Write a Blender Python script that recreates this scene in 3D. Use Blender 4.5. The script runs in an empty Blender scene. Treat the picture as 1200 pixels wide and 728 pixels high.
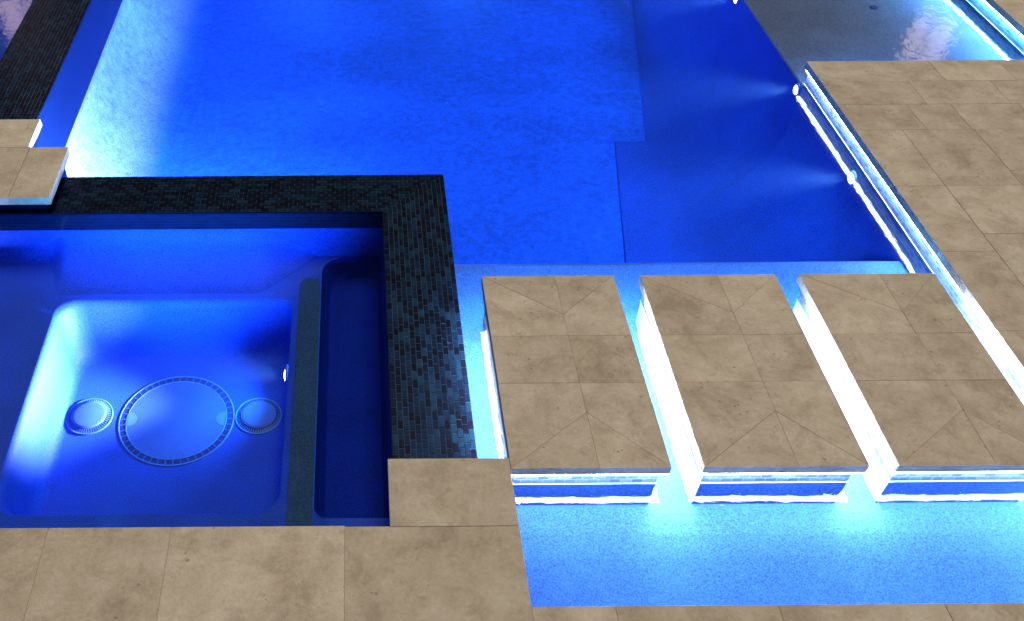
import bpy, bmesh, math, random
from mathutils import Matrix, Vector
random.seed(7)
S = bpy.context.scene
C = S.collection

# ------------------------------------------------------------------ camera
cam_d = bpy.data.cameras.new("camera")
cam = bpy.data.objects.new("camera", cam_d)
C.objects.link(cam)
cam_d.sensor_width = 36.0
cam_d.lens = 1082.76 / 1200.0 * 36.0
cam_d.shift_x = (600 - 419.08) / 1200.0
cam_d.clip_end = 2000.0
cam.matrix_world = (Matrix.Translation((0, 0, 3.3)) @ Matrix.Rotation(math.radians(46), 4, 'X')
                    @ Matrix.Rotation(-0.00727, 4, 'Z'))
S.camera = cam

# ------------------------------------------------------------------ sky, sun, exposure
SUN_EL, SUN_AZ = math.radians(79), math.radians(40)      # azimuth clockwise from +Y
W = bpy.data.worlds.new("World")
S.world = W
W.use_nodes = True
wn = W.node_tree.nodes
bg = wn["Background"]
sky = wn.new("ShaderNodeTexSky")
sky.sky_type = 'NISHITA'
sky.sun_disc = False
sky.sun_elevation = SUN_EL
sky.sun_rotation = SUN_AZ
W.node_tree.links.new(sky.outputs[0], bg.inputs[0])
bg.inputs[1].default_value = 0.02
sun_d = bpy.data.lights.new("sun", 'SUN')
sun_d.energy = 1.95
sun_d.angle = math.radians(24)
sun_d.color = (1.0, 0.88, 0.72)
sun = bpy.data.objects.new("sun", sun_d)
C.objects.link(sun)
sd = Vector((math.sin(SUN_AZ) * math.cos(SUN_EL), math.cos(SUN_AZ) * math.cos(SUN_EL), math.sin(SUN_EL)))
sun.rotation_euler = sd.to_track_quat('Z', 'Y').to_euler()
S.view_settings.view_transform = 'Standard'
S.view_settings.look = 'None'
S.view_settings.exposure = 0.0
S.view_settings.gamma = 1.0
S.cycles.max_bounces = 7
S.cycles.diffuse_bounces = 3
S.cycles.glossy_bounces = 3
S.cycles.volume_bounces = 0
S.cycles.transparent_max_bounces = 16
S.cycles.sample_clamp_indirect = 4.0
S.cycles.caustics_reflective = False
S.cycles.caustics_refractive = False

LAMP_COL = (0.15, 0.50, 1.0)       # blue pool lamps
LED_COL = (0.50, 0.68, 1.0)        # cool strip under the copings

# ------------------------------------------------------------------ materials
class NT:
    def __init__(s, name):
        s.m = bpy.data.materials.new(name)
        s.m.use_nodes = True
        s.t = s.m.node_tree
        s.t.nodes.clear()
        s.out = s.n("ShaderNodeOutputMaterial")
    def n(s, typ, **kw):
        nd = s.t.nodes.new(typ)
        for k, v in kw.items():
            if k.startswith('i_'):
                nd.inputs[int(k[2:])].default_value = v
            else:
                setattr(nd, k, v)
        return nd
    def l(s, a, b):
        s.t.links.new(a, b)
    def coord(s, scale=None, obj=False):
        tc = s.n("ShaderNodeNewGeometry").outputs["Position"]
        if scale:
            mp = s.n("ShaderNodeMapping")
            mp.inputs["Scale"].default_value = scale
            s.l(tc, mp.inputs[0])
            return mp.outputs[0]
        return tc
    def noise(s, vec, scale, detail=4, rough=.55, dist=0.0):
        nd = s.n("ShaderNodeTexNoise")
        nd.inputs["Scale"].default_value = scale
        nd.inputs["Detail"].default_value = detail
        nd.inputs["Roughness"].default_value = rough
        nd.inputs["Distortion"].default_value = dist
        s.l(vec, nd.inputs["Vector"])
        return nd.outputs["Fac"]
    def ramp(s, fac, stops):
        nd = s.n("ShaderNodeValToRGB")
        e = nd.color_ramp.elements
        while len(e) < len(stops):
            e.new(0.5)
        for el, (p, c) in zip(e, stops):
            el.position = p
            el.color = (*c, 1) if len(c) == 3 else c
        s.l(fac, nd.inputs[0])
        return nd.outputs[0]
    def mix(s, fac, a, b, mode='MIX'):
        nd = s.n("ShaderNodeMix", data_type='RGBA', blend_type=mode)
        for sock, v in ((nd.inputs["Factor"], fac), (nd.inputs["A"], a), (nd.inputs["B"], b)):
            pass
        fa = [i for i in nd.inputs if i.name == "Factor" and i.type == 'VALUE'][0]
        ia = [i for i in nd.inputs if i.name == "A" and i.type == 'RGBA'][0]
        ib = [i for i in nd.inputs if i.name == "B" and i.type == 'RGBA'][0]
        for sock, v in ((fa, fac), (ia, a), (ib, b)):
            if isinstance(v, (int, float)):
                sock.default_value = v
            elif isinstance(v, tuple):
                sock.default_value = (*v, 1)
            else:
                s.l(v, sock)
        return [o for o in nd.outputs if o.type == 'RGBA'][0]
    def math(s, op, a, b=0.0):
        nd = s.n("ShaderNodeMath", operation=op)
        for i, v in enumerate((a, b)):
            if isinstance(v, (int, float)):
                nd.inputs[i].default_value = v
            else:
                s.l(v, nd.inputs[i])
        return nd.outputs[0]
    def bump(s, h, strength, dist=0.01):
        nd = s.n("ShaderNodeBump")
        nd.inputs["Strength"].default_value = strength
        nd.inputs["Distance"].default_value = dist
        s.l(h, nd.inputs["Height"])
        return nd.outputs[0]
    def principled(s, col, rough=.6, normal=None, spec=.4):
        p = s.n("ShaderNodeBsdfPrincipled")
        if isinstance(col, tuple):
            p.inputs["Base Color"].default_value = (*col, 1)
        else:
            s.l(col, p.inputs["Base Color"])
        if isinstance(rough, (int, float)):
            p.inputs["Roughness"].default_value = rough
        else:
            s.l(rough, p.inputs["Roughness"])
        p.inputs["Specular IOR Level"].default_value = spec
        if normal is not None:
            s.l(normal, p.inputs["Normal"])
        s.l(p.outputs[0], s.out.inputs[0])
        return p

def mat_travertine():
    t = NT("travertine")
    info = t.n("ShaderNodeObjectInfo")
    vadd = t.n("ShaderNodeVectorMath", operation='ADD')
    cmb = t.n("ShaderNodeCombineXYZ")
    r40 = t.math('MULTIPLY', info.outputs["Random"], 40.0)
    t.l(r40, cmb.inputs[0]); t.l(r40, cmb.inputs[1])
    t.l(t.coord(), vadd.inputs[0]); t.l(cmb.outputs[0], vadd.inputs[1])
    v = vadd.outputs[0]
    clouds = t.noise(v, 5.0, 9, .68, .25)
    base = t.ramp(clouds, [(.30, (.40, .335, .25)), (.48, (.53, .46, .36)), (.66, (.63, .565, .46))])
    warm = t.noise(v, 13.0, 8, .75, .4)
    base = t.mix(t.ramp(warm, [(.55, (0, 0, 0)), (.72, (.6, .6, .6))]), base, (.36, .25, .15))
    blot = t.noise(v, 2.6, 7, .72, .6)
    base = t.mix(t.ramp(blot, [(.54, (0, 0, 0)), (.66, (.55, .55, .55))]), base, (.33, .26, .18))
    # per stone tone
    tone = t.ramp(info.outputs["Random"], [(0, (.91, .90, .88)), (.5, (.98, .98, .98)), (1, (1.06, 1.06, 1.06))])
    base = t.mix(1.0, base, tone, 'MULTIPLY')
    # pits and dark flecks grouped in patches
    vor = t.n("ShaderNodeTexVoronoi")
    vor.inputs["Scale"].default_value = 62
    t.l(v, vor.inputs["Vector"])
    pit = t.math('LESS_THAN', vor.outputs["Distance"], .18)
    patch = t.ramp(t.noise(v, 5.5, 4, .6, 1.0), [(.55, (0, 0, 0)), (.68, (1, 1, 1))])
    pit = t.math('MULTIPLY', pit, patch)
    vor2 = t.n("ShaderNodeTexVoronoi")
    vor2.inputs["Scale"].default_value = 21
    t.l(v, vor2.inputs["Vector"])
    pit2 = t.math('MULTIPLY', t.math('LESS_THAN', vor2.outputs["Distance"], .13),
                  t.ramp(t.noise(v, 3.1, 2), [(.52, (0, 0, 0)), (.6, (1, 1, 1))]))
    pits = t.math('MAXIMUM', pit, pit2)
    base = t.mix(t.math('MULTIPLY', pits, .5), base, (.12, .085, .055))
    grain = t.noise(v, 420, 3, .7)
    base = t.mix(.8, base, t.ramp(grain, [(.28, (.36, .36, .36)), (.72, (.64, .64, .64))]), 'OVERLAY')
    mid = t.noise(v, 48, 5, .75)
    base = t.mix(.42, base, t.ramp(mid, [(.3, (.38, .38, .38)), (.7, (.62, .62, .62))]), 'OVERLAY')
    h = t.math('SUBTRACT', t.math('MULTIPLY', grain, .25), pits)
    t.principled(base, t.math('ADD', .62, t.math('MULTIPLY', clouds, .2)), t.bump(h, .35, .0015), .25)
    return t.m

def mat_simple(name, col, rough=.7, nscale=200, namt=.25, bump=.2, spec=.3):
    t = NT(name)
    v = t.coord()
    g = t.noise(v, nscale, 4, .7)
    big = t.noise(v, 2.4, 4, .6)
    f = t.math('ADD', t.math('MULTIPLY', t.math('SUBTRACT', g, .5), namt * 3.6),
               t.math('MULTIPLY', t.math('SUBTRACT', big, .5), namt * .8))
    f = t.math('ADD', f, 1.0)
    mul = t.n("ShaderNodeVectorMath", operation='SCALE')
    mul.inputs[0].default_value = col
    t.l(f, mul.inputs["Scale"])
    t.principled(mul.outputs[0], rough, t.bump(g, bump, .002), spec)
    return t.m

def mat_mottled(name, col, col2=None, x0=0, x1=1):
    # col2: colour fades into col2 from x0 to x1, painting in lamplight
    t = NT(name)
    v = t.coord()
    a = t.noise(v, 13, 4, .6, .1)
    b = t.noise(v, 30, 4, .7)
    g = t.noise(v, 120, 2, .7)
    f = t.math('ADD', t.math('MULTIPLY', t.math('SUBTRACT', a, .5), 1.15), t.math('MULTIPLY', t.math('SUBTRACT', b, .5), 1.1))
    f = t.math('ADD', f, t.math('MULTIPLY', t.math('SUBTRACT', t.noise(v, 2.2, 3, .6, .5), .5), .7))
    f = t.math('ADD', f, t.math('MULTIPLY', t.math('SUBTRACT', g, .5), 2.2))
    f = t.math('MAXIMUM', t.math('ADD', f, 1.0), .3)
    mul = t.n("ShaderNodeVectorMath", operation='SCALE')
    mul.inputs[0].default_value = col
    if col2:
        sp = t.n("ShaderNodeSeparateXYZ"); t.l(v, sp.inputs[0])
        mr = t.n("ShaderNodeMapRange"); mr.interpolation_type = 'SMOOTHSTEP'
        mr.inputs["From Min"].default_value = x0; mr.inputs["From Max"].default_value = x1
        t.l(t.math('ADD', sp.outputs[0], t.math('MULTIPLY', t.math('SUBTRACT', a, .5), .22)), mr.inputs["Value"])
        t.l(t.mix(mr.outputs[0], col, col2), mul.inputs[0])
    t.l(f, mul.inputs["Scale"])
    t.principled(mul.outputs[0], .7, t.bump(g, .2, .002), .3)
    return t.m

def mosaic_cols(t, r):
    c = t.ramp(r, [(0, (.0008, .002, .008)), (.25, (.001, .004, .014)), (.6, (.002, .010, .030)),
                   (.85, (.004, .019, .045)), (1, (.006, .030, .058))])
    g = t.noise(t.coord(), 260, 3, .7)
    return t.mix(.55, c, t.ramp(g, [(.3, (.25, .25, .25)), (.75, (.8, .8, .8))]), 'OVERLAY')

def mat_mosaic(attr):
    t = NT("black_glass_mosaic" + ("_sheet" if attr else ""))
    if attr:
        r = t.n("ShaderNodeAttribute", attribute_name="rnd").outputs["Fac"]
    else:
        r = t.n("ShaderNodeObjectInfo").outputs["Random"]
    t.principled(mosaic_cols(t, r), .38, None, .12)
    return t.m

def mat_wall_mosaic(name, c1, c2, mortar, w=.05, h=.025):
    """small mosaic on vertical walls, too small to pick apart"""
    t = NT(name)
    geo = t.n("ShaderNodeNewGeometry")
    sep = t.n("ShaderNodeSeparateXYZ"); t.l(geo.outputs["Position"], sep.inputs[0])
    sepn = t.n("ShaderNodeSeparateXYZ"); t.l(geo.outputs["Normal"], sepn.inputs[0])
    ax = t.math('ABSOLUTE', sepn.outputs[0])
    big = t.math('GREATER_THAN', ax, .5)
    u = t.math('ADD', t.math('MULTIPLY', sep.outputs[1], big),
               t.math('MULTIPLY', sep.outputs[0], t.math('SUBTRACT', 1.0, big)))
    cmb = t.n("ShaderNodeCombineXYZ"); t.l(u, cmb.inputs[0]); t.l(sep.outputs[2], cmb.inputs[1])
    br = t.n("ShaderNodeTexBrick")
    br.inputs["Scale"].default_value = 1.0
    br.inputs["Brick Width"].default_value = w
    br.inputs["Row Height"].default_value = h
    br.inputs["Mortar Size"].default_value = .0022
    br.inputs["Color1"].default_value = (*c1, 1)
    br.inputs["Color2"].default_value = (*c2, 1)
    br.inputs["Mortar"].default_value = (*mortar, 1)
    t.l(cmb.outputs[0], br.inputs["Vector"])
    t.principled(br.outputs["Color"], .35, t.bump(t.math('SUBTRACT', 1.0, br.outputs["Fac"]), .4, .002), .12)
    return t.m

def mat_water():
    t = NT("pool_water")
    v = t.coord((1, 1, 0))
    w1 = t.noise(v, 14, 2, .5, .5)
    w2 = t.noise(v, 38, 2, .5, .3)
    h = t.math('ADD', t.math('MULTIPLY', w1, 1.0), t.math('MULTIPLY', w2, .08))
    bmp = t.bump(h, 1.0, .0015)
    # Schlick reflectance of still water, the same from either side
    dt = t.n("ShaderNodeVectorMath", operation='DOT_PRODUCT')
    t.l(t.n("ShaderNodeNewGeometry").outputs["Incoming"], dt.inputs[0]); t.l(bmp, dt.inputs[1])
    k1 = t.math('SUBTRACT', 1.0, t.math('MINIMUM', t.math('ABSOLUTE', dt.outputs["Value"]), 1.0))
    refl = t.math('ADD', .02, t.math('MULTIPLY', t.math('POWER', k1, 5.0), .98))
    gl = t.n("ShaderNodeBsdfGlossy"); gl.inputs["Roughness"].default_value = .085
    t.l(bmp, gl.inputs["Normal"])
    tr = t.n("ShaderNodeBsdfTransparent")
    mx = t.n("ShaderNodeMixShader")
    t.l(refl, mx.inputs[0]); t.l(tr.outputs[0], mx.inputs[1]); t.l(gl.outputs[0], mx.inputs[2])
    t.l(mx.outputs[0], t.out.inputs[0])
    va = t.n("ShaderNodeVolumeAbsorption")
    sig = (.40, .20, .02)
    va.inputs["Density"].default_value = sig[0]
    va.inputs["Color"].default_value = (0, 1 - sig[1] / sig[0], 1 - sig[2] / sig[0], 1)
    vs_ = t.n("ShaderNodeVolumeScatter")
    vs_.inputs["Color"].default_value = (.10, .42, 1, 1)
    vs_.inputs["Density"].default_value = .004
    vs_.inputs["Anisotropy"].default_value = .55
    ad = t.n("ShaderNodeAddShader")
    t.l(va.outputs[0], ad.inputs[0]); t.l(vs_.outputs[0], ad.inputs[1])
    t.l(ad.outputs[0], t.out.inputs["Volume"])
    return t.m

def mat_emit(name, col, strength):
    t = NT(name)
    e = t.n("ShaderNodeEmission")
    e.inputs[0].default_value = (*col, 1)
    e.inputs[1].default_value = strength
    t.l(e.outputs[0], t.out.inputs[0])
    return t.m

M = dict(
    trav=mat_travertine(),
    bed=mat_simple("joint_sand", (.46, .38, .28), .85, 150, .3),
    plaster=mat_simple("white_pool_plaster", (.46, .52, .62), .75, 240, .3),
    pebble=mat_mottled("blue_pebble_finish", (.008, .105, .52)),
    shelf=mat_simple("pale_blue_quartz_finish", (.036, .135, .50), .7, 120, .9),
    spa=mat_simple("cobalt_quartz_finish", (.006, .052, .45), .7, 130, .9),
    bench=mat_simple("deep_cobalt_finish", (.006, .060, .36), .7, 120, .9),
    trough_shade=mat_simple("trough_shade_finish", (.001, .016, .26), .7, 120, .8, .2, .05),  # darker copy of the spa finish: shade of the unlit trough painted in
    teal=mat_simple("teal_quartz_finish", (.006, .046, .125), .7, 110, .9),
    lit_fade=mat_mottled("lamplit_fade_plaster", (.30, .32, .66), (.010, .110, .54), -2.00, -1.62),  # lamplit white of the overflow wall painted in, fading to floor blue
    grey=mat_simple("grey_quartz_finish", (.10, .135, .23), .7, 150, 1.1),
    grout=mat_simple("grey_grout", (.036, .060, .105), .8, 200, .2),
    mos=mat_mosaic(False), mos_s=mat_mosaic(True),
    wallmos=mat_wall_mosaic("pale_wall_mosaic", (.05, .09, .18), (.15, .20, .30), (.20, .24, .32)),
    bluemos=mat_wall_mosaic("dark_waterline_mosaic", (.0006, .004, .022), (.0012, .007, .034), (.0016, .008, .034)),
    water=mat_water(),
    led=mat_emit("led_strip_light", LED_COL, 150.0),
    led2=mat_emit("bright_led_strip_light", (.62, .77, 1.0), 270.0),
    led3=mat_emit("strong_led_strip_light", (.16, .52, 1.0), 260.0),
    lens=mat_emit("lamp_lens_light", (.55, .75, 1.0), 30.0),
    lid=mat_simple("speckled_blue_plastic", (.035, .10, .42), .6, 260, .9),
    steel=mat_simple("pale_blue_plastic", (.06, .17, .55), .4, 300, .1),
    glow=mat_emit("lantern_glass_light", (1.0, .72, .66), 4.5),
    dark=mat_simple("dark_plastic", (.008, .030, .16), .5, 300, .1),
    earth=mat_simple("soil", (.06, .05, .04), .9, 20, .4),
)

# ------------------------------------------------------------------ helpers
def link(o, parent=None):
    C.objects.link(o)
    if parent is not None:
        o.parent = parent
    return o

def mesh_obj(name, verts, faces, mat, parent=None, smooth=False):
    me = bpy.data.meshes.new(name)
    me.from_pydata([tuple(v) for v in verts], [], faces)
    me.validate()
    me.update()
    me.materials.append(mat)
    if smooth:
        for p in me.polygons:
            p.use_smooth = True
    return link(bpy.data.objects.new(name, me), parent)

def bm_obj(name, bm, mat, parent=None, smooth=False):
    bmesh.ops.recalc_face_normals(bm, faces=bm.faces)
    me = bpy.data.meshes.new(name)
    bm.to_mesh(me)
    bm.free()
    me.materials.append(mat)
    if smooth:
        for p in me.polygons:
            p.use_smooth = True
    return link(bpy.data.objects.new(name, me), parent)

def tag(o, label=None, cat=None, group=None, kind=None):
    if label: o["label"] = label
    if cat: o["category"] = cat
    if group: o["group"] = group
    if kind: o["kind"] = kind
    return o

def empty(name, loc):
    o = bpy.data.objects.new(name, None)
    o.location = loc
    return link(o)

def inset(poly, d):
    n = len(poly)
    out = []
    for i in range(n):
        p0, p1, p2 = Vector(poly[i - 1]), Vector(poly[i]), Vector(poly[(i + 1) % n])
        a, b = (p1 - p0).normalized(), (p2 - p1).normalized()
        na, nb = Vector((-a.y, a.x)), Vector((-b.y, b.x))
        m = (na + nb)
        m = m / max(m.length_squared, 1e-6) * 2
        out.append(tuple(p1 + m * d))
    return out

def prism_data(poly, z0, z1, ch=0.0):
    """prism over a counter-clockwise outline, its upper edge chamfered by ch"""
    n = len(poly)
    if ch:
        rings = [(poly, z0), (poly, z1 - ch), (inset(poly, ch), z1)]
    else:
        rings = [(poly, z0), (poly, z1)]
    vs = [(x, y, z) for pl, z in rings for x, y in pl]
    fs = []
    for k in range(len(rings) - 1):
        for i in range(n):
            j = (i + 1) % n
            fs.append((k * n + i, k * n + j, (k + 1) * n + j, (k + 1) * n + i))
    fs.append(tuple(range((len(rings) - 1) * n, len(rings) * n)))
    fs.append(tuple(reversed(range(n))))
    return vs, fs

def prism(name, poly, z0, z1, mat, parent=None, ch=0.0, org=None):
    vs, fs = prism_data(poly, z0, z1, ch)
    if org is not None:
        vs = [(x - org[0], y - org[1], z - org[2]) for x, y, z in vs]
    return mesh_obj(name, vs, fs, mat, parent)

def rect(x0, x1, y0, y1):
    return [(x0, y0), (x1, y0), (x1, y1), (x0, y1)]

def box(name, x0, x1, y0, y1, z0, z1, mat, parent=None, ch=0.0, org=None):
    return prism(name, rect(x0, x1, y0, y1), z0, z1, mat, parent, ch, org)

def struct(o):
    o["kind"] = "structure"
    return o

J = .0009            # half a joint
TOP, THK = 0.0, .05  # paving top, paving thickness
INS = .03            # supports stand back under the copings
WL = -.16            # pool water level
def jig(a=.0012): return random.uniform(-a, a)

def paver(x0, x1, y0, y1, parent, e=(0, 0, 0, 0), org=None):
    """one stone; e = 1 on a side that is a free edge (no joint)"""
    a = [J * (1 - k) for k in e]
    z = TOP + random.uniform(-.0008, .0008)
    return box("paver", x0 + a[0], x1 - a[1], y0 + a[2], y1 - a[3], -THK, z, M['trav'], parent, .0011, org)

def led(x0, x1, y0, y1, parent, org=None, mat='led'):
    return box("led_strip", x0, x1, y0, y1, -THK - .006, -THK - .001, M[mat], parent, 0, org)

# ------------------------------------------------------------------ ground and pool shell (structure)
mesh_obj("ground", [(-600, -600, -1.9), (600, -600, -1.9), (600, 600, -1.9), (-600, 600, -1.9)], [(0, 1, 2, 3)], M['earth'])
struct(bpy.data.objects["ground"])
FLOOR = -1.30
struct(box("pool_floor", -2.30, 3.45, 4.05, 12.2, FLOOR - .2, FLOOR, M['pebble']))
# raised bench along the lamp wall, its edge slanting, with one jog
BZ = -1.288
pb = struct(prism("pool_bench", [(1.95, 4.10), (3.45, 4.10), (3.45, 12.1), (3.42, 12.1), (2.549, 6.876), (2.272, 6.880), (2.032, 5.33), (1.93, 4.7)],
             FLOOR - .1, BZ, M['bench'], None, .010))
def bench_edge(y):
    return 2.032 if y < 5.33 else (2.032 + (y - 5.33) * .155 if y < 6.88 else 2.549 + (y - 6.876) * .1667)
def bench_cove(xw, ya_, yb_, ny_):
    # the bench curves up into the wall; the curve tightens as the bench narrows
    vs, fs = [], []
    qs = range(0, 91, 3)
    n = len(qs)
    for k in range(ny_ + 1):
        y = ya_ + (yb_ - ya_) * k / ny_
        R_ = max(.04, min(.85, xw - bench_edge(y) - .03))
        vs += [(xw - R_ + R_ * math.sin(math.radians(q)), y, BZ + .002 + .85 * (1 - math.cos(math.radians(q)))) for q in qs]
    for k in range(ny_):
        fs += [(k * n + i, k * n + i + 1, (k + 1) * n + i + 1, (k + 1) * n + i) for i in range(n - 1)]
    return mesh_obj("wall_cove", vs, fs, M['bench'], pb, True)
bench_cove(3.2305, 4.1, 5.9, 2)
bench_cove(3.302, 5.9, 12.1, 12)
SH = -.32
# shallow shelf round the pads with a softened lip, running down into the front trough
def shelf():
    ys = [(4.17, FLOOR - .1), (4.17, SH - .05), (4.155, SH - .015), (4.12, SH), (2.5, SH), (2.40, SH - .008), (2.30, SH - .028), (2.20, SH - .058), (2.10, SH - .093), (2.0, SH - .128), (1.9, SH - .16), (1.8, SH - .185), (1.7, SH - .2), (1.6, SH - .21), (1.6, FLOOR - .1)]
    vs, fs = [], []
    for x in (.50, 3.5):
        vs += [(x, y, z) for y, z in ys]
    n = len(ys)
    for i in range(n):
        j = (i + 1) % n
        fs.append((i, j, n + j, n + i))
    fs += [tuple(range(n))[::-1], tuple(range(n, 2 * n))]
    return mesh_obj("pool_shelf", vs, fs, M['shelf'])
struct(shelf())
tsh = struct(box("tanning_shelf", 3.30, 5.25, 5.80, 12.2, -1.45, -.285, M['bench']))
box("shelf_floor", 3.303, 5.25, 5.80, 12.2, -.285, -.27, M['grey'], tsh, .008)
struct(box("pool_end_wall", -5.4, 5.3, 12.1, 12.4, -1.5, -.02, M['plaster']))

# ------------------------------------------------------------------ decks (structure) with their stones
def deck_body(name, poly_in, poly_bed):
    o = struct(prism(name, poly_in, -1.6, -THK - .001, M['bench']))
    prism("joint_bed", poly_bed, -THK, -.0035, M['bed'], o)
    return o

# front deck: stones in front of the spa, the corner block and the strip before the trough
FX = .662
front = deck_body("front_deck",
    [(-4.0, .2), (3.17, .2), (3.17, 1.767 - INS), (FX - INS, 1.767 - INS), (FX - INS, 2.475 - INS), (.128 + INS, 2.475 - INS), (.128 + INS, 2.135 - INS), (-4.0, 2.135 - INS)],
    [(-4.0, .2), (3.195, .2), (3.195, 1.764), (FX - .003, 1.764), (FX - .003, 2.472), (.131, 2.472), (.131, 2.132), (-4.0, 2.132)])
xs = [-4.0, -3.2, -2.48, -1.86, -1.287, -.777, -.060, FX]
for i in range(len(xs) - 1):
    paver(xs[i], xs[i + 1], 1.42, 2.135 if i < 6 else 2.128, front, (0, i == 6, 0, i < 6))
    x0 = xs[i] + .26
    if xs[i + 1] + .26 < .9:
        paver(x0, xs[i + 1] + .26, .70, 1.42, front)
paver(.128, FX, 2.128, 2.475, front, (1, 1, 0, 1))
xs2 = [FX, .985, 1.613, 2.255, 2.88, 3.198]
for i in range(len(xs2) - 1):
    paver(xs2[i], xs2[i + 1], 1.10, 1.767, front, (i == 0 and 0, i == 4, 0, 1))
    paver(xs2[i] + .25, xs2[i + 1] + .25, .5, 1.10, front)
# tile band below the coping of the trough's end and near side, and strips of light
box("tile_band", FX - INS + .001, FX - INS + .006, 1.767 - INS, 2.475 - INS, WL - .004, -THK - .002, M['wallmos'], front)
led(FX - INS, 3.1, 1.767 - .012, 1.767 - .004, front)

# side deck, an L along the lamp wall and the tanning shelf
RX, RY, UX = 3.20, 5.93, 4.99
side = deck_body("side_deck",
    [(RX + INS, .2), (9.0, .2), (9.0, 12.0), (UX + INS, 12.0), (UX + INS, RY - INS), (RX + INS, RY - INS)],
    [(RX + .003, .2), (9.0, .2), (9.0, 12.0), (UX + .003, 12.0), (UX + .003, RY - .003), (RX + .003, RY - .003)])
ys = [5.05, 4.45, 3.85, 3.24, 2.64, 2.05, 1.44, .8]
for a, b in zip(ys[1:], ys[:-1]):
    paver(RX, 3.50, a, b, side, (1, 0, 0, 0))
paver(RX, 3.66, 5.05, 5.355, side, (1, 0, 0, 0))
paver(RX, 3.80, 5.355, 5.652, side, (1, 0, 0, 0))
paver(RX, 4.06, 5.652, RY, side, (1, 0, 0, 1))
paver(3.66, 3.95, 5.05, 5.355, side); paver(3.95, 4.40, 5.05, 5.355, side); paver(4.40, 4.99, 5.05, 5.355, side)
paver(3.80, 4.36, 5.355, 5.652, side); paver(4.36, 4.99, 5.355, 5.652, side)
paver(4.06, 4.55, 5.652, RY, side, (0, 0, 0, 1)); paver(4.55, 4.99, 5.652, RY, side, (0, 0, 0, 1))
cx = [3.50, 3.96, 4.56, 5.16, 5.76, 6.36]
for i in range(len(cx) - 1):
    y = 5.05
    k = i
    while y > 1.0:
        h = (.60, .45, .75, .60)[k % 4]
        paver(cx[i], cx[i + 1], y - h, y, side)
        y -= h
        k += 1
for i in range(3):
    y = 5.05
    k = i
    while y < 9.5:
        h = (.60, .30, .45)[k % 3]
        paver(UX + i * .45, UX + (i + 1) * .45, y, y + h, side, (i == 0 and y > 5.9, 0, 0, 0))
        y += h
        k += 1
box("tile_band", RX + INS - .006, RX + INS - .001, 1.7, RY - INS, -.31, -THK - .002, M['wallmos'], side)
box("waterline_glint", RX + INS - .010, RX + INS - .006, 1.7, RY - INS, WL - .0005, WL + .0025, M['plaster'], side)  # pale line painting in the bright meniscus at the waterline
box("tile_band", UX + INS - .006, UX + INS - .001, RY - INS, 12.0, -.268, -THK - .002, M['wallmos'], side)
box("waterline_glint", UX + INS - .010, UX + INS - .006, RY - INS, 12.0, WL - .0005, WL + .0025, M['plaster'], side)
led(RX + .002, RX + .029, 1.8, RY - .03, side)
led(RX + .2, UX, RY - .024, RY - .002, side, None, 'led3')
led(UX + .002, UX + .029, RY + .03, 11.5, side, None, 'led3')

# deck at the closed end of the spa
endd = deck_body("end_deck", rect(-5.0, -2.625, 2.14, 4.38), rect(-5.0, -2.603, 2.14, 4.388))
for k in range(4):
    y = 2.139 + k * .5625
    paver(-3.30, -2.60, y, y + .5625, endd, (0, 1, 0, 0))
    paver(-4.10, -3.30, y + (-.0 if k else 0), y + .5625, endd)
    paver(-5.00, -4.10, y, y + .5625, endd)

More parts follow.
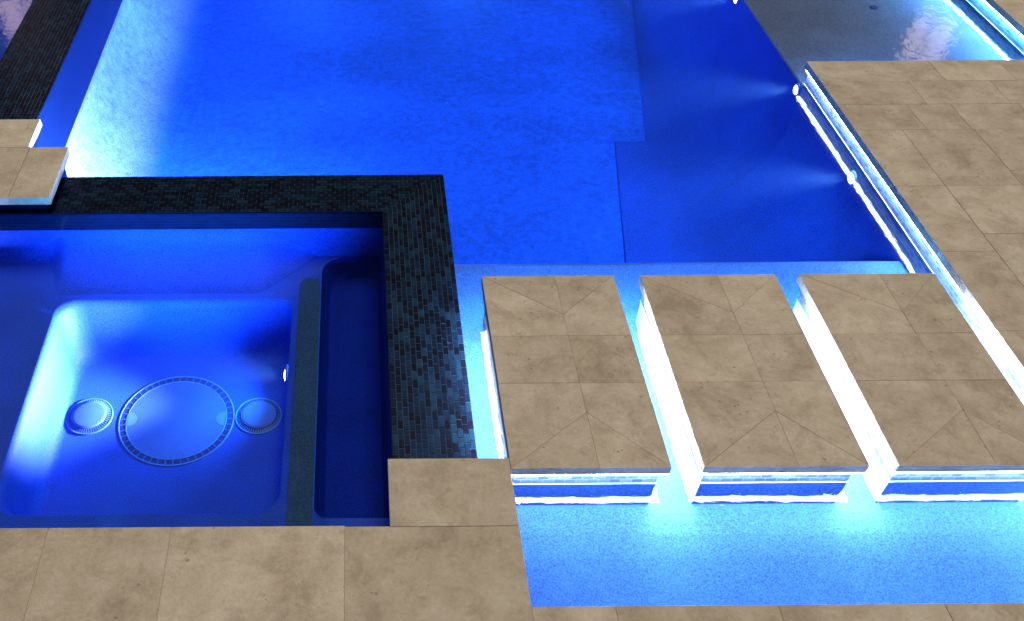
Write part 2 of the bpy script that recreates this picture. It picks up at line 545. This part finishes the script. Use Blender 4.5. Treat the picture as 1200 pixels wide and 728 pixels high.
# ------------------------------------------------------------------ stepping pads
def stepping_pad(x0, x1, xm, label):
    y0, y1 = 2.418, 3.674
    o = empty("stepping_pad", ((x0 + x1) / 2, (y0 + y1) / 2, SH))
    org = tuple(o.location)
    tag(o, label, "stepping pad", "stone stepping pads across the shallow water")
    ya, yb, r1, r2 = 3.380, 2.733, 3.226, 2.913
    g = J * .8
    cor = dict(tl=(x0, y1), tr=(x1, y1), bl=(x0, y0), br=(x1, y0), tm=(xm, y1), bm=(xm, y0), ta=(xm, ya), ba=(xm, yb),
               l1=(x0, r1), l2=(x0, r2), r1=(x1, r1), r2=(x1, r2), m1=(xm, r1), m2=(xm, r2))
    for poly in (("tl", "ta", "tm"), ("tm", "ta", "tr"), ("tl", "l1", "m1", "ta"), ("ta", "m1", "r1", "tr"),
                 ("l1", "l2", "m2", "m1"), ("m1", "m2", "r2", "r1"), ("l2", "bl", "ba", "m2"), ("m2", "ba", "br", "r2"),
                 ("bl", "bm", "ba"), ("bm", "br", "ba")):
        pts = [cor[k] for k in poly]
        prism("paver", inset(pts, g * .7), -THK, random.uniform(-.0007, .0007), M['trav'], o, .0008, org)
    box("joint_bed", x0 + .004, x1 - .004, y0 + .004, y1 - .004, -THK + .001, -.003, M['bed'], o, 0, org)
    box("tiled_base", x0 + INS, x1 - INS, y0 + INS, y1 - INS, WL - .004, -THK - .001, M['wallmos'], o, 0, org)
    k = INS + .001
    box("pedestal", x0 + k, x1 - k, y0 + k, y1 - k, SH - .06, WL - .004, M['plaster'], o, 0, org)
    box("reflection_panel", x0 + INS, x1 - INS, y0 + INS - .002, y0 + k, SH - .06, WL - .004, M['shelf'], o, 0, org)  # mid-blue front paints in the coping's dark reflection below the waterline
    k = INS - .003
    for q in ((x0 + k, x0 + INS, y0 + k, y1 - k), (x1 - INS, x1 - k, y0 + k, y1 - k), (x0 + INS, x1 - INS, y0 + k, y0 + INS)):
        box("waterline_glint", *q, WL - .0005, WL + .0025, M['plaster'], o, 0, org)  # bright water edge round the pad, painted as a pale strip
    a, b = .002, .029
    led(x0 + a, x0 + b, y0 + a, y1 - .16, o, org, 'led2')
    led(x1 - b, x1 - a, y0 + a, y1 - .16, o, org, 'led2')
    led(x0 + .031, x1 - .031, y0 + a, y0 + b, o, org)
    led(x0 + .05, x1 - .05, y1 - .024, y1 - .004, o, org, 'led3')
    return o
stepping_pad(.664, 1.368, 1.052, "beige stone stepping pad next to the black mosaic spa rim")
stepping_pad(1.509, 2.231, 1.922, "beige stone stepping pad between two other stepping pads")
stepping_pad(2.360, 3.080, 2.786, "beige stone stepping pad next to the long side deck")

# ------------------------------------------------------------------ spa
RT = -.14                         # rim top
XI, XO, YI, YO = .158, .548, 4.428, 4.797
XL = -2.62
spa = empty("spa", (-1.0, 3.3, FLOOR))
SO = tuple(spa.location)
tag(spa, "sunken spa tub with blue interior benches and a wide black mosaic rim", "spa")
rim = prism("rim", [(XI + .001, 2.30), (XO - .003, 2.30), (XO - .003, YO - .003), (XL, YO - .003), (XL, YI + .001), (XI + .001, YI + .001)],
            -1.5, RT - .003, M['grout'], spa, 0, SO)

def clip(poly, a, b):
    """keep the part of poly left of the line a->b"""
    out = []
    side = lambda p: (b[0] - a[0]) * (p[1] - a[1]) - (b[1] - a[1]) * (p[0] - a[0])
    for i in range(len(poly)):
        p, q = poly[i - 1], poly[i]
        sp, sq = side(p), side(q)
        if (sp >= 0) != (sq >= 0):
            t = sp / (sp - sq)
            out.append((p[0] + t * (q[0] - p[0]), p[1] + t * (q[1] - p[1])))
        if sq >= 0:
            out.append(q)
    return out

def sheet(name, polys, z0, z1, mat, parent, org):
    vs, fs, rn = [], [], []
    for pl in polys:
        v, f = prism_data(pl, z0, z1 + random.uniform(-.0006, .0006))
        k = len(vs)
        vs += [(a - org[0], b - org[1], c - org[2]) for a, b, c in v]
        f = f[:-1]
        r = random.random()
        fs += [tuple(i + k for i in t) for t in f]
        rn += [r] * len(f)
    o = mesh_obj(name, vs, fs, mat, parent)
    at = o.data.attributes.new("rnd", 'FLOAT', 'FACE')
    at.data.foreach_set("value", rn[:len(o.data.polygons)])
    o["kind"] = "stuff"
    return o

TG = .0030
miter_a, miter_b = (XI, YI), (XO, YO)
def area(p):
    return abs(sum(p[i - 1][0] * p[i][1] - p[i][0] * p[i - 1][1] for i in range(len(p)))) / 2
right, far = [], []
nc = 14
pw = (XO - XI) / nc
pl_ = .0565
for c in range(nc):
    y = 2.44 + (pl_ / 2 if c % 2 else 0) + random.uniform(-.004, .004)
    while y < YO:
        p = rect(XI + c * pw + TG / 2, XI + (c + 1) * pw - TG / 2, y + TG, y + pl_ - TG)
        p = clip(p, (miter_b[0] - .0022, miter_b[1] - .0022), (miter_a[0] - .0022, miter_a[1] - .0022))
        # keep the side towards the camera (right of a->b)
        p = [(a, min(b, YO)) for a, b in p]
        if len(p) > 2 and area(p) > 2e-5:
            right.append(p)
        y += pl_
nr = 13
ph = (YO - YI) / nr
for r in range(nr):
    x = XL + (pl_ / 2 if r % 2 else 0)
    while x < XO:
        p = rect(x + TG / 2, x + pl_ - TG / 2, YI + r * ph + TG * .8, YI + (r + 1) * ph - TG * .8)
        p = clip(p, (miter_a[0] - .0022, miter_a[1] + .0022), (miter_b[0] - .0022, miter_b[1] + .0022))
        if len(p) > 2 and area(p) > 2e-5:
            far.append(p)
        x += pl_
right.sort(key=lambda p: min(q[1] for q in p))
right = [p for p in right if max(q[1] for q in p) > 2.5]
tile_me = {}
for p in right[:300]:
    cxm, cym = sum(q[0] for q in p) / len(p), sum(q[1] for q in p) / len(p)
    key = tuple((round(q[0] - cxm, 4), round(q[1] - cym, 4)) for q in p)
    if key not in tile_me:
        v, f = prism_data(list(key), 0, .004, .0006)
        me = bpy.data.meshes.new("tile")
        me.from_pydata(v, [], f[:-1]); me.materials.append(M['mos'])
        tile_me[key] = me
    o = link(bpy.data.objects.new("tile", tile_me[key]), rim)
    o.location = (cxm - SO[0], cym - SO[1], RT - .004 - SO[2] + random.uniform(-.0004, .0004))
sheet("mosaic", right[300:] + far, RT - .004, RT, M['mos_s'], rim, SO)

def rrect(x0, x1, y0, y1, r, n=6):
    out = []
    for cx_, cy_, a0 in ((x1 - r[1], y0 + r[1], -90), (x1 - r[2], y1 - r[2], 0), (x0 + r[3], y1 - r[3], 90), (x0 + r[0], y0 + r[0], 180)):
        rr = {-90: r[1], 0: r[2], 90: r[3], 180: r[0]}[a0]
        for k in range(n + 1):
            a = math.radians(a0 + 90 * k / n)
            out.append((cx_ + rr * math.cos(a), cy_ + rr * math.sin(a)))
    return out

SB, SF, ST = -.50, -.90, -.64       # bench, footwell floor, side trough
def spa_shell():
    bm = bmesh.new()
    outer = [(XL, 2.10), (XI, 2.10), (XI, YI), (XL, YI)]
    foot = rrect(-1.80, -.385, 2.52, 4.05, (.10, .12, .06, .12))
    trough = rrect(-.222, XI - .003, 2.50, YI - .003, (.06, .01, .01, .15))
    def loop(pts, z):
        return [bm.verts.new((x - SO[0], y - SO[1], z - SO[2])) for x, y in pts]
    def edges(vs):
        return [bm.edges.new((vs[i - 1], vs[i])) for i in range(len(vs))]
    lo = loop(outer, SB)
    lf = loop(foot, SB)
    lt = loop(trough, SB)
    bmesh.ops.triangle_fill(bm, use_beauty=True, use_dissolve=False, edges=edges(lo) + edges(lf) + edges(lt), normal=(0, 0, 1))
    def pit(top, rings):
        prev = top
        for pts, z in rings:
            cur = loop(pts, z)
            for i in range(len(cur)):
                bm.faces.new((prev[i - 1], prev[i], cur[i], cur[i - 1]))
            prev = cur
        bm.faces.new(prev)
    def shrink(x0, x1, y0, y1, r, d):
        return rrect(x0 + d[0], x1 - d[1], y0 + d[2], y1 - d[3], [q + .02 for q in r])
    fr = (.10, .12, .06, .12)
    fa = (-1.80, -.385, 2.52, 4.05)
    pit(lf, [(shrink(*fa, fr, (.012, .003, .012, .012)), SB - .006), (shrink(*fa, fr, (.026, .006, .026, .026)), SB - .022), (shrink(*fa, fr, (.034, .008, .034, .036)), SB - .05),
             (shrink(*fa, fr, (.05, .010, .05, .06)), SF + .12), (shrink(*fa, fr, (.058, .016, .06, .07)), SF + .07), (shrink(*fa, fr, (.072, .03, .08, .09)), SF + .03),
             (shrink(*fa, fr, (.09, .05, .10, .115)), SF + .008), (shrink(*fa, fr, (.115, .08, .13, .15)), SF)])
    ta = (-.222, XI - .003, 2.50, YI - .003)
    tr_ = (.06, .01, .01, .15)
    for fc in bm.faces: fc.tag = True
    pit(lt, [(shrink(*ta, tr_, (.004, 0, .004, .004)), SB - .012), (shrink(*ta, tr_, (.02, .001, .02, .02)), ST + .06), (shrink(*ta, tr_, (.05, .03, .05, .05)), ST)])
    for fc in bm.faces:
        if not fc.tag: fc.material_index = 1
    # side walls up to the rim
    up = loop(outer, RT - .12)
    for i in range(4):
        bm.faces.new((lo[i - 1], lo[i], up[i], up[i - 1]))
    return bm
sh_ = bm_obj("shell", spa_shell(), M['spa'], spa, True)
sh_.data.materials.append(M['trough_shade'])
sh_.data.set_sharp_from_angle(angle=math.radians(55))
def light_cove():
    # cove added over the flat back bench to catch light, radius widest mid-way
    nx_, ny_ = 110, 18
    vs, fs = [], []
    sm = lambda t: max(0, min(1, t)) ** 2 * (3 - 2 * max(0, min(1, t)))
    for i in range(nx_ + 1):
        x = XL + (-.236 - XL) * i / nx_
        ex = sm((x + 1.94) / .14) * sm((-.24 - x) / .40)
        ends = .002 + .058 * sm((-.236 - x) / .1)
        R_, B_ = ends + .275 * ex, ends + .155 * ex
        for j in range(ny_ + 1):
            q = math.radians(90 * j / ny_)
            y, z = YI - .001 - R_ + R_ * math.sin(q), SB + .002 + B_ * (1 - math.cos(q))
            vs.append((x - SO[0], y - SO[1], z - SO[2]))
    for i in range(nx_):
        for j in range(ny_):
            a = i * (ny_ + 1) + j
            fs.append((a, a + ny_ + 1, a + ny_ + 2, a + 1))
    return mesh_obj("bench_light_cove", vs, fs, M['spa'], spa, True)
light_cove()
prism("bench_cap", rrect(-.352, -.228, 2.16, 4.22, (.01, .01, .03, .06)), SB - .004, SB + .003, M['teal'], spa, .002, SO)
# waterline tiles below the rim
box("waterline_tile", XI - .004, XI + .0005, 2.1, YI - .005, RT - .13, RT - .004, M['bluemos'], spa, 0, SO)
box("waterline_tile", XL, XI - .005, YI - .004, YI + .0005, RT - .13, RT - .004, M['bluemos'], spa, 0, SO)
# pale bead of tile along the edge of the trough
def bead():
    pts = rrect(-.222, XI - .003, 2.50, YI - .003, (.06, .01, .01, .15))
    pts = [p for p in pts if p[0] < -.11]
    bm = bmesh.new()
    ring = []
    n = len(pts)
    for i, (x, y) in enumerate(pts):
        t = Vector(pts[min(i + 1, n - 1)]) - Vector(pts[max(i - 1, 0)])
        t.normalize()
        nx, ny = t.y, -t.x
        ring.append([bm.verts.new((x + nx * d - SO[0], y + ny * d - SO[1], SB + z - SO[2])) for d, z in ((.002, .001), (.002, .004), (-.001, .003), (-.003, -.003))])
    for i in range(1, n):
        for k in range(3):
            bm.faces.new((ring[i - 1][k], ring[i][k], ring[i][k + 1], ring[i - 1][k + 1]))
    return bm
bm_obj("edge_bead", bead(), M['lit_fade'], spa)

# ------------------------------------------------------------------ infinity wall, catch basin, stone blocks
WX0, WX1 = -2.66, -2.19
weir = empty("infinity_wall", (WX0 / 2 + WX1 / 2, 8, FLOOR))
WO = tuple(weir.location)
tag(weir, "long overflow wall topped with black mosaic at the pool edge", "wall")
box("wall_core", WX0, WX1, YO, 12.0, -1.5, RT - .004, M['lit_fade'], weir, 0, WO)
box("waterline_tile", WX1 + .001, WX1 + .006, YO + .01, 12.0, -.62, RT - .002, M['bluemos'], weir, 0, WO)
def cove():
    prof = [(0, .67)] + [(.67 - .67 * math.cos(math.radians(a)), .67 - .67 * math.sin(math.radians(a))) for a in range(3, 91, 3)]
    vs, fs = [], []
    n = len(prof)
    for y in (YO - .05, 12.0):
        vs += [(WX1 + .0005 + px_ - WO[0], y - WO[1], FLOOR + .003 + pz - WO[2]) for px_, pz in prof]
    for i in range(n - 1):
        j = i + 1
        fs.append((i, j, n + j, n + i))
    return mesh_obj("wall_cove", vs, fs, M['lit_fade'], weir, True)
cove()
polys = []
ncw = 17
pww = (WX1 + .006 - WX0) / ncw
for c in range(ncw):
    y = YO + (pl_ / 2 if c % 2 else 0)
    while y < 9.6:
        polys.append(rect(WX0 + c * pww + TG / 2, WX0 + (c + 1) * pww - TG / 2, y + TG, y + pl_ - TG))
        y += pl_
sheet("mosaic", polys, RT - .005, RT, M['mos_s'], weir, WO)
# catch basin beyond the wall
struct(box("catch_basin", -5.0, WX0 - .0, 4.6, 12.0, -1.5, -.75, M['spa']))
struct(box("catch_basin_wall", -5.4, -5.0, 4.4, 12.0, -1.5, -.05, M['plaster']))

def stone_block(x0, x1, y0, y1, label, joints):
    o = empty("stone_ledge", ((x0 + x1) / 2, (y0 + y1) / 2, -.14))
    org = tuple(o.location)
    tag(o, label, "stone ledge")
    xs_ = [x0] + joints + [x1]
    for i in range(len(xs_) - 1):
        paver(xs_[i], xs_[i + 1], y0, y1, o, (0, i == len(xs_) - 2, 1, 1), org)
    box("base", x0, x1 - .05, y0 + .07, y1 - .02, -1.4, -THK - .001, M['bluemos'], o, 0, org)
    return o
stone_block(-3.3, -1.817, 4.395, 4.922, "low beige stone ledge standing on the black mosaic rim of the spa", [-2.62, -2.06])
stone_block(-3.3, -2.075, 4.925, 5.248, "smaller beige stone ledge lying on the black overflow wall", [-2.55])

# ------------------------------------------------------------------ water
prism("water", [(.62, 1.72), (3.236, 1.72), (3.236, 5.895), (5.026, 5.895), (5.026, 12.15), (-2.188, 12.15), (-2.188, 4.79), (.546, 4.79), (.546, 2.44), (.62, 2.44)],
      FLOOR - .02, WL, M['water'])
struct(bpy.data.objects["water"])
struct(box("water", XL + .01, XI - .002, 2.08, YI - .002, SF - .05, RT - .012, M['water']))
struct(box("water", -5.02, WX0 - .002, 4.6, 12.1, -.80, -.20, M['water']))

# ------------------------------------------------------------------ lamps in the pool walls
def ring_mesh(name, prof, seg=32):
    """lathe round +X"""
    vs, fs = [], []
    n = len(prof)
    for k in range(seg):
        a = 2 * math.pi * k / seg
        for r, h in prof:
            vs.append((h, r * math.cos(a), r * math.sin(a)))
    for k in range(seg):
        for i in range(n - 1):
            a, b = k * n + i, ((k + 1) % seg) * n + i
            fs.append((a, b, b + 1, a + 1))
    me = bpy.data.meshes.new(name)
    me.from_pydata(vs, [], fs)
    me.validate(); me.update()
    for p in me.polygons: p.use_smooth = True
    return me

def pool_light(loc, heading, label, r, power, cone, tilt=0.0, group=None, blend=1.0, col=LAMP_COL, spill=None):
    o = empty("pool_light", loc)
    o.rotation_euler = (0, 0, heading)
    tag(o, label, "pool light", group)
    me = ring_mesh("housing", [(r * 1.45, 0), (r * 1.45, .008), (r * 1.05, .014), (r, .010)])
    me.materials.append(M['steel'])
    link(bpy.data.objects.new("housing", me), o)
    me = ring_mesh("lens", [(r, .009), (r * .8, .016), (r * .45, .020), (.0005, .022)])
    me.materials.append(M['lens'])
    link(bpy.data.objects.new("lens", me), o)
    for pw_, cn, tl, bl, cl in [(power, cone, tilt, blend, col)] + ([spill] if spill else []):
        ld = bpy.data.lights.new("lamp_beam", 'SPOT')
        ld.energy = pw_
        ld.color = cl
        ld.spot_size = math.radians(cn)
        ld.spot_blend = bl
        ld.shadow_soft_size = r
        lo = bpy.data.objects.new("lamp_beam", ld)
        link(lo, o)
        lo.location = (.035, 0, 0)
        lo.rotation_euler = (0, math.radians(-90 + tl), 0)    # beam along +X, tilted down by tl
    return o

PI = math.pi
SPA_COL = (1.0, .74, 1.0)
G1 = "round lamps along the bench wall of the pool"
PW = 5200
SPILL = (150, 130, 6, 1.0, LAMP_COL)
LWX = RX + INS - .006
pool_light((LWX, 4.90, -.27), PI, "small round lit lamp below the middle of the side deck edge", .034, PW, 40, 0, G1, 1.0, (.85, .75, 1.0), SPILL)
pool_light((3.30, 6.10, -.33), PI, "small round lit lamp just past the corner of the side deck", .034, PW, 40, 0, G1, 1.0, (.85, .75, 1.0), SPILL)
pool_light((3.30, 7.60, -.33), PI, "small round lit lamp under the tanning shelf lip", .034, PW, 40, 0, G1, 1.0, (.85, .75, 1.0), SPILL)
pool_light((3.30, 9.10, -.33), PI, "small round lit lamp farthest along the tanning shelf lip", .034, PW, 40, 0, G1, 1.0, (.85, .75, 1.0), SPILL)
# unseen lamps added for fill, in walls out of the camera's view
pool_light((-1.55, YO, -.62), PI / 2, "added unseen fill lamp in the outer wall of the spa", .03, 1500, 165, -6, None, .7, (.75, .72, 1.0))
pool_light((.9, 4.17, -.62), PI / 2, "added unseen fill lamp in the shelf wall behind the stepping pads", .03, 85, 165, -4)
pool_light((2.2, 4.17, -.62), PI / 2, "added unseen fill lamp in the shelf wall close to the side deck", .03, 45, 165, -4)
pool_light((-.6, 12.1, -.62), -PI / 2, "added unseen fill lamp in the far end wall near the overflow wall", .03, 380, 130, 4)
pool_light((1.4, 12.1, -.62), -PI / 2, "added unseen fill lamp in the middle of the far end wall", .03, 380, 130, 4)
# spa lamps
pool_light((-.402, 3.55, -.64), PI, "round lit lamp on the spa bench beside the drain cover", .043, 4200, 60, -9, None, 1.0, SPA_COL, (90, 130, 6, 1.0, LAMP_COL))
pool_light((-1.1, 2.105, -.23), PI / 2, "added unseen fill lamp in the spa wall below the front deck", .03, 1500, 62, -9, None, 1.0, LAMP_COL)  # unseen lamp added to brighten the back wall and bench

# ------------------------------------------------------------------ drains
def lathe_z(prof, seg=48):
    vs, fs = [], []
    n = len(prof)
    for k in range(seg):
        a = 2 * math.pi * k / seg
        for r, h in prof:
            vs.append((r * math.cos(a), r * math.sin(a), h))
    for k in range(seg):
        for i in range(n - 1):
            a, b = k * n + i, ((k + 1) % seg) * n + i
            fs.append((a, b, b + 1, a + 1))
    return vs, fs

def drain_cover(loc, label):
    o = empty("drain_cover", loc)
    tag(o, label, "drain cover", "domed drain covers on the spa floor")
    o.scale = (.86, .86, .75)
    v, f = lathe_z([(.112, .024), (.108, .029), (.10, .031), (.0005, .032)])
    mesh_obj("cap", v, f, M['lid'], o, True)
    v, f = lathe_z([(.116, .018), (.119, .024), (.112, .0245)])
    mesh_obj("cap_rim", v, f, M['steel'], o, True)
    v, f = lathe_z([(.158, .0), (.158, .006), (.150, .008), (.118, .009), (.114, .021)])
    mesh_obj("skirt", v, f, M['dark'], o, True)
    # radial fins between cap and skirt
    vs, fs = [], []
    n = 54
    for k in range(n):
        a = 2 * math.pi * k / n
        ca, sa = math.cos(a), math.sin(a)
        for r, h in ((.114, .021), (.118, .010), (.150, .009), (.128, .017)):
            for s in (-.0022, .0022):
                vs.append((r * ca - s * sa, r * sa + s * ca, h))
        b = k * 8
        fs += [(b, b + 2, b + 4, b + 6), (b + 1, b + 7, b + 5, b + 3), (b + 4, b + 5, b + 7, b + 6), (b + 6, b + 7, b + 1, b)]
    mesh_obj("fins", vs, fs, M['steel'], o)["kind"] = "stuff"
    v, f = lathe_z([(.160, .0), (.160, .009), (.150, .010), (.150, .006)])
    mesh_obj("outer_ring", v, f, M['steel'], o, True)
    return o
drain_cover((-1.575, 3.47, SF), "domed round drain cover beside the brightly lit spa bench front")
drain_cover((-.585, 3.464, SF), "domed round drain cover below the spa lamp")

dr = empty("ring_drain", (-1.062, 3.445, SF))
tag(dr, "large round drain lid ringed by slots on the spa floor", "drain")
v, f = lathe_z([(.338, 0), (.338, .004), (.329, .0045), (.328, .002)], 64); mesh_obj("outer_rim", v, f, M['steel'], dr, True)
v, f = lathe_z([(.295, .002), (.294, .0045), (.288, .004), (.286, 0)], 64); mesh_obj("inner_rim", v, f, M['steel'], dr, True)
v, f = lathe_z([(.327, .001), (.295, .001)], 64); mesh_obj("slot_channel", v, f, M['dark'], dr)
v, f = lathe_z([(.287, .003), (.0005, .004)], 64); mesh_obj("lid", v, f, M['lid'], dr)
nb = 46
bar = None
for k in range(nb):
    a = 2 * math.pi * k / nb
    if bar is None:
        vs_, fs_ = prism_data(rect(.293, .330, -.0030, .0030), .0015, .0042)
        bar = bpy.data.meshes.new("spacer_bar"); bar.from_pydata(vs_, [], fs_); bar.materials.append(M['lid'])
    o = link(bpy.data.objects.new("spacer_bar", bar), dr)
    o.rotation_euler = (0, 0, a)
for s in (0, PI):
    pts = [(.283 - .052 * math.sin(math.pi * k / 10), .052 * math.cos(math.pi * k / 10)) for k in range(11)]
    o = prism("finger_grip", pts, .003, .005, M['steel'], dr)
    o.rotation_euler = (0, 0, s)

sd_ = empty("floor_drain", (4.34, 7.30, -.27))
tag(sd_, "small dark round floor drain in the tanning shelf", "drain")
v, f = lathe_z([(.036, .0), (.036, .004), (.028, .005)], 24); mesh_obj("drain_ring", v, f, M['dark'], sd_, True)
v, f = lathe_z([(.028, .003), (.0005, .003)], 24); mesh_obj("drain_plate", v, f, M['dark'], sd_)

# ------------------------------------------------------------------ garden lanterns whose light is mirrored in the water
def garden_lantern(x, y, z0, zh, label):
    o = empty("garden_lantern", (x, y, z0))
    tag(o, label, "lantern", "lit garden lanterns on posts")
    h = zh - z0
    v, f = lathe_z([(.0005, 0), (.13, 0), (.13, .03), (.05, .06), (.035, .12), (.030, h - .36), (.07, h - .33), (.0005, h - .32)], 20)
    mesh_obj("post", v, f, M['dark'], o, True)
    box("glass", -.17, .17, -.17, .17, h - .32, h + .30, M['glow'], o, 0)
    for sx in (-1, 1):
        for sy in (-1, 1):
            box("frame_bar", sx * .18 - .014, sx * .18 + .014, sy * .18 - .014, sy * .18 + .014, h - .33, h + .32, M['dark'], o)
    v, f = lathe_z([(.28, h + .30), (.26, h + .33), (.05, h + .46), (.0005, h + .50)], 20)
    mesh_obj("roof", v, f, M['dark'], o, True)
garden_lantern(7.35, 10.9, 0, 2.2, "tall lit lantern standing on the side deck")
garden_lantern(-4.75, 12.25, -.02, 2.3, "tall lit lantern standing on the far end wall")
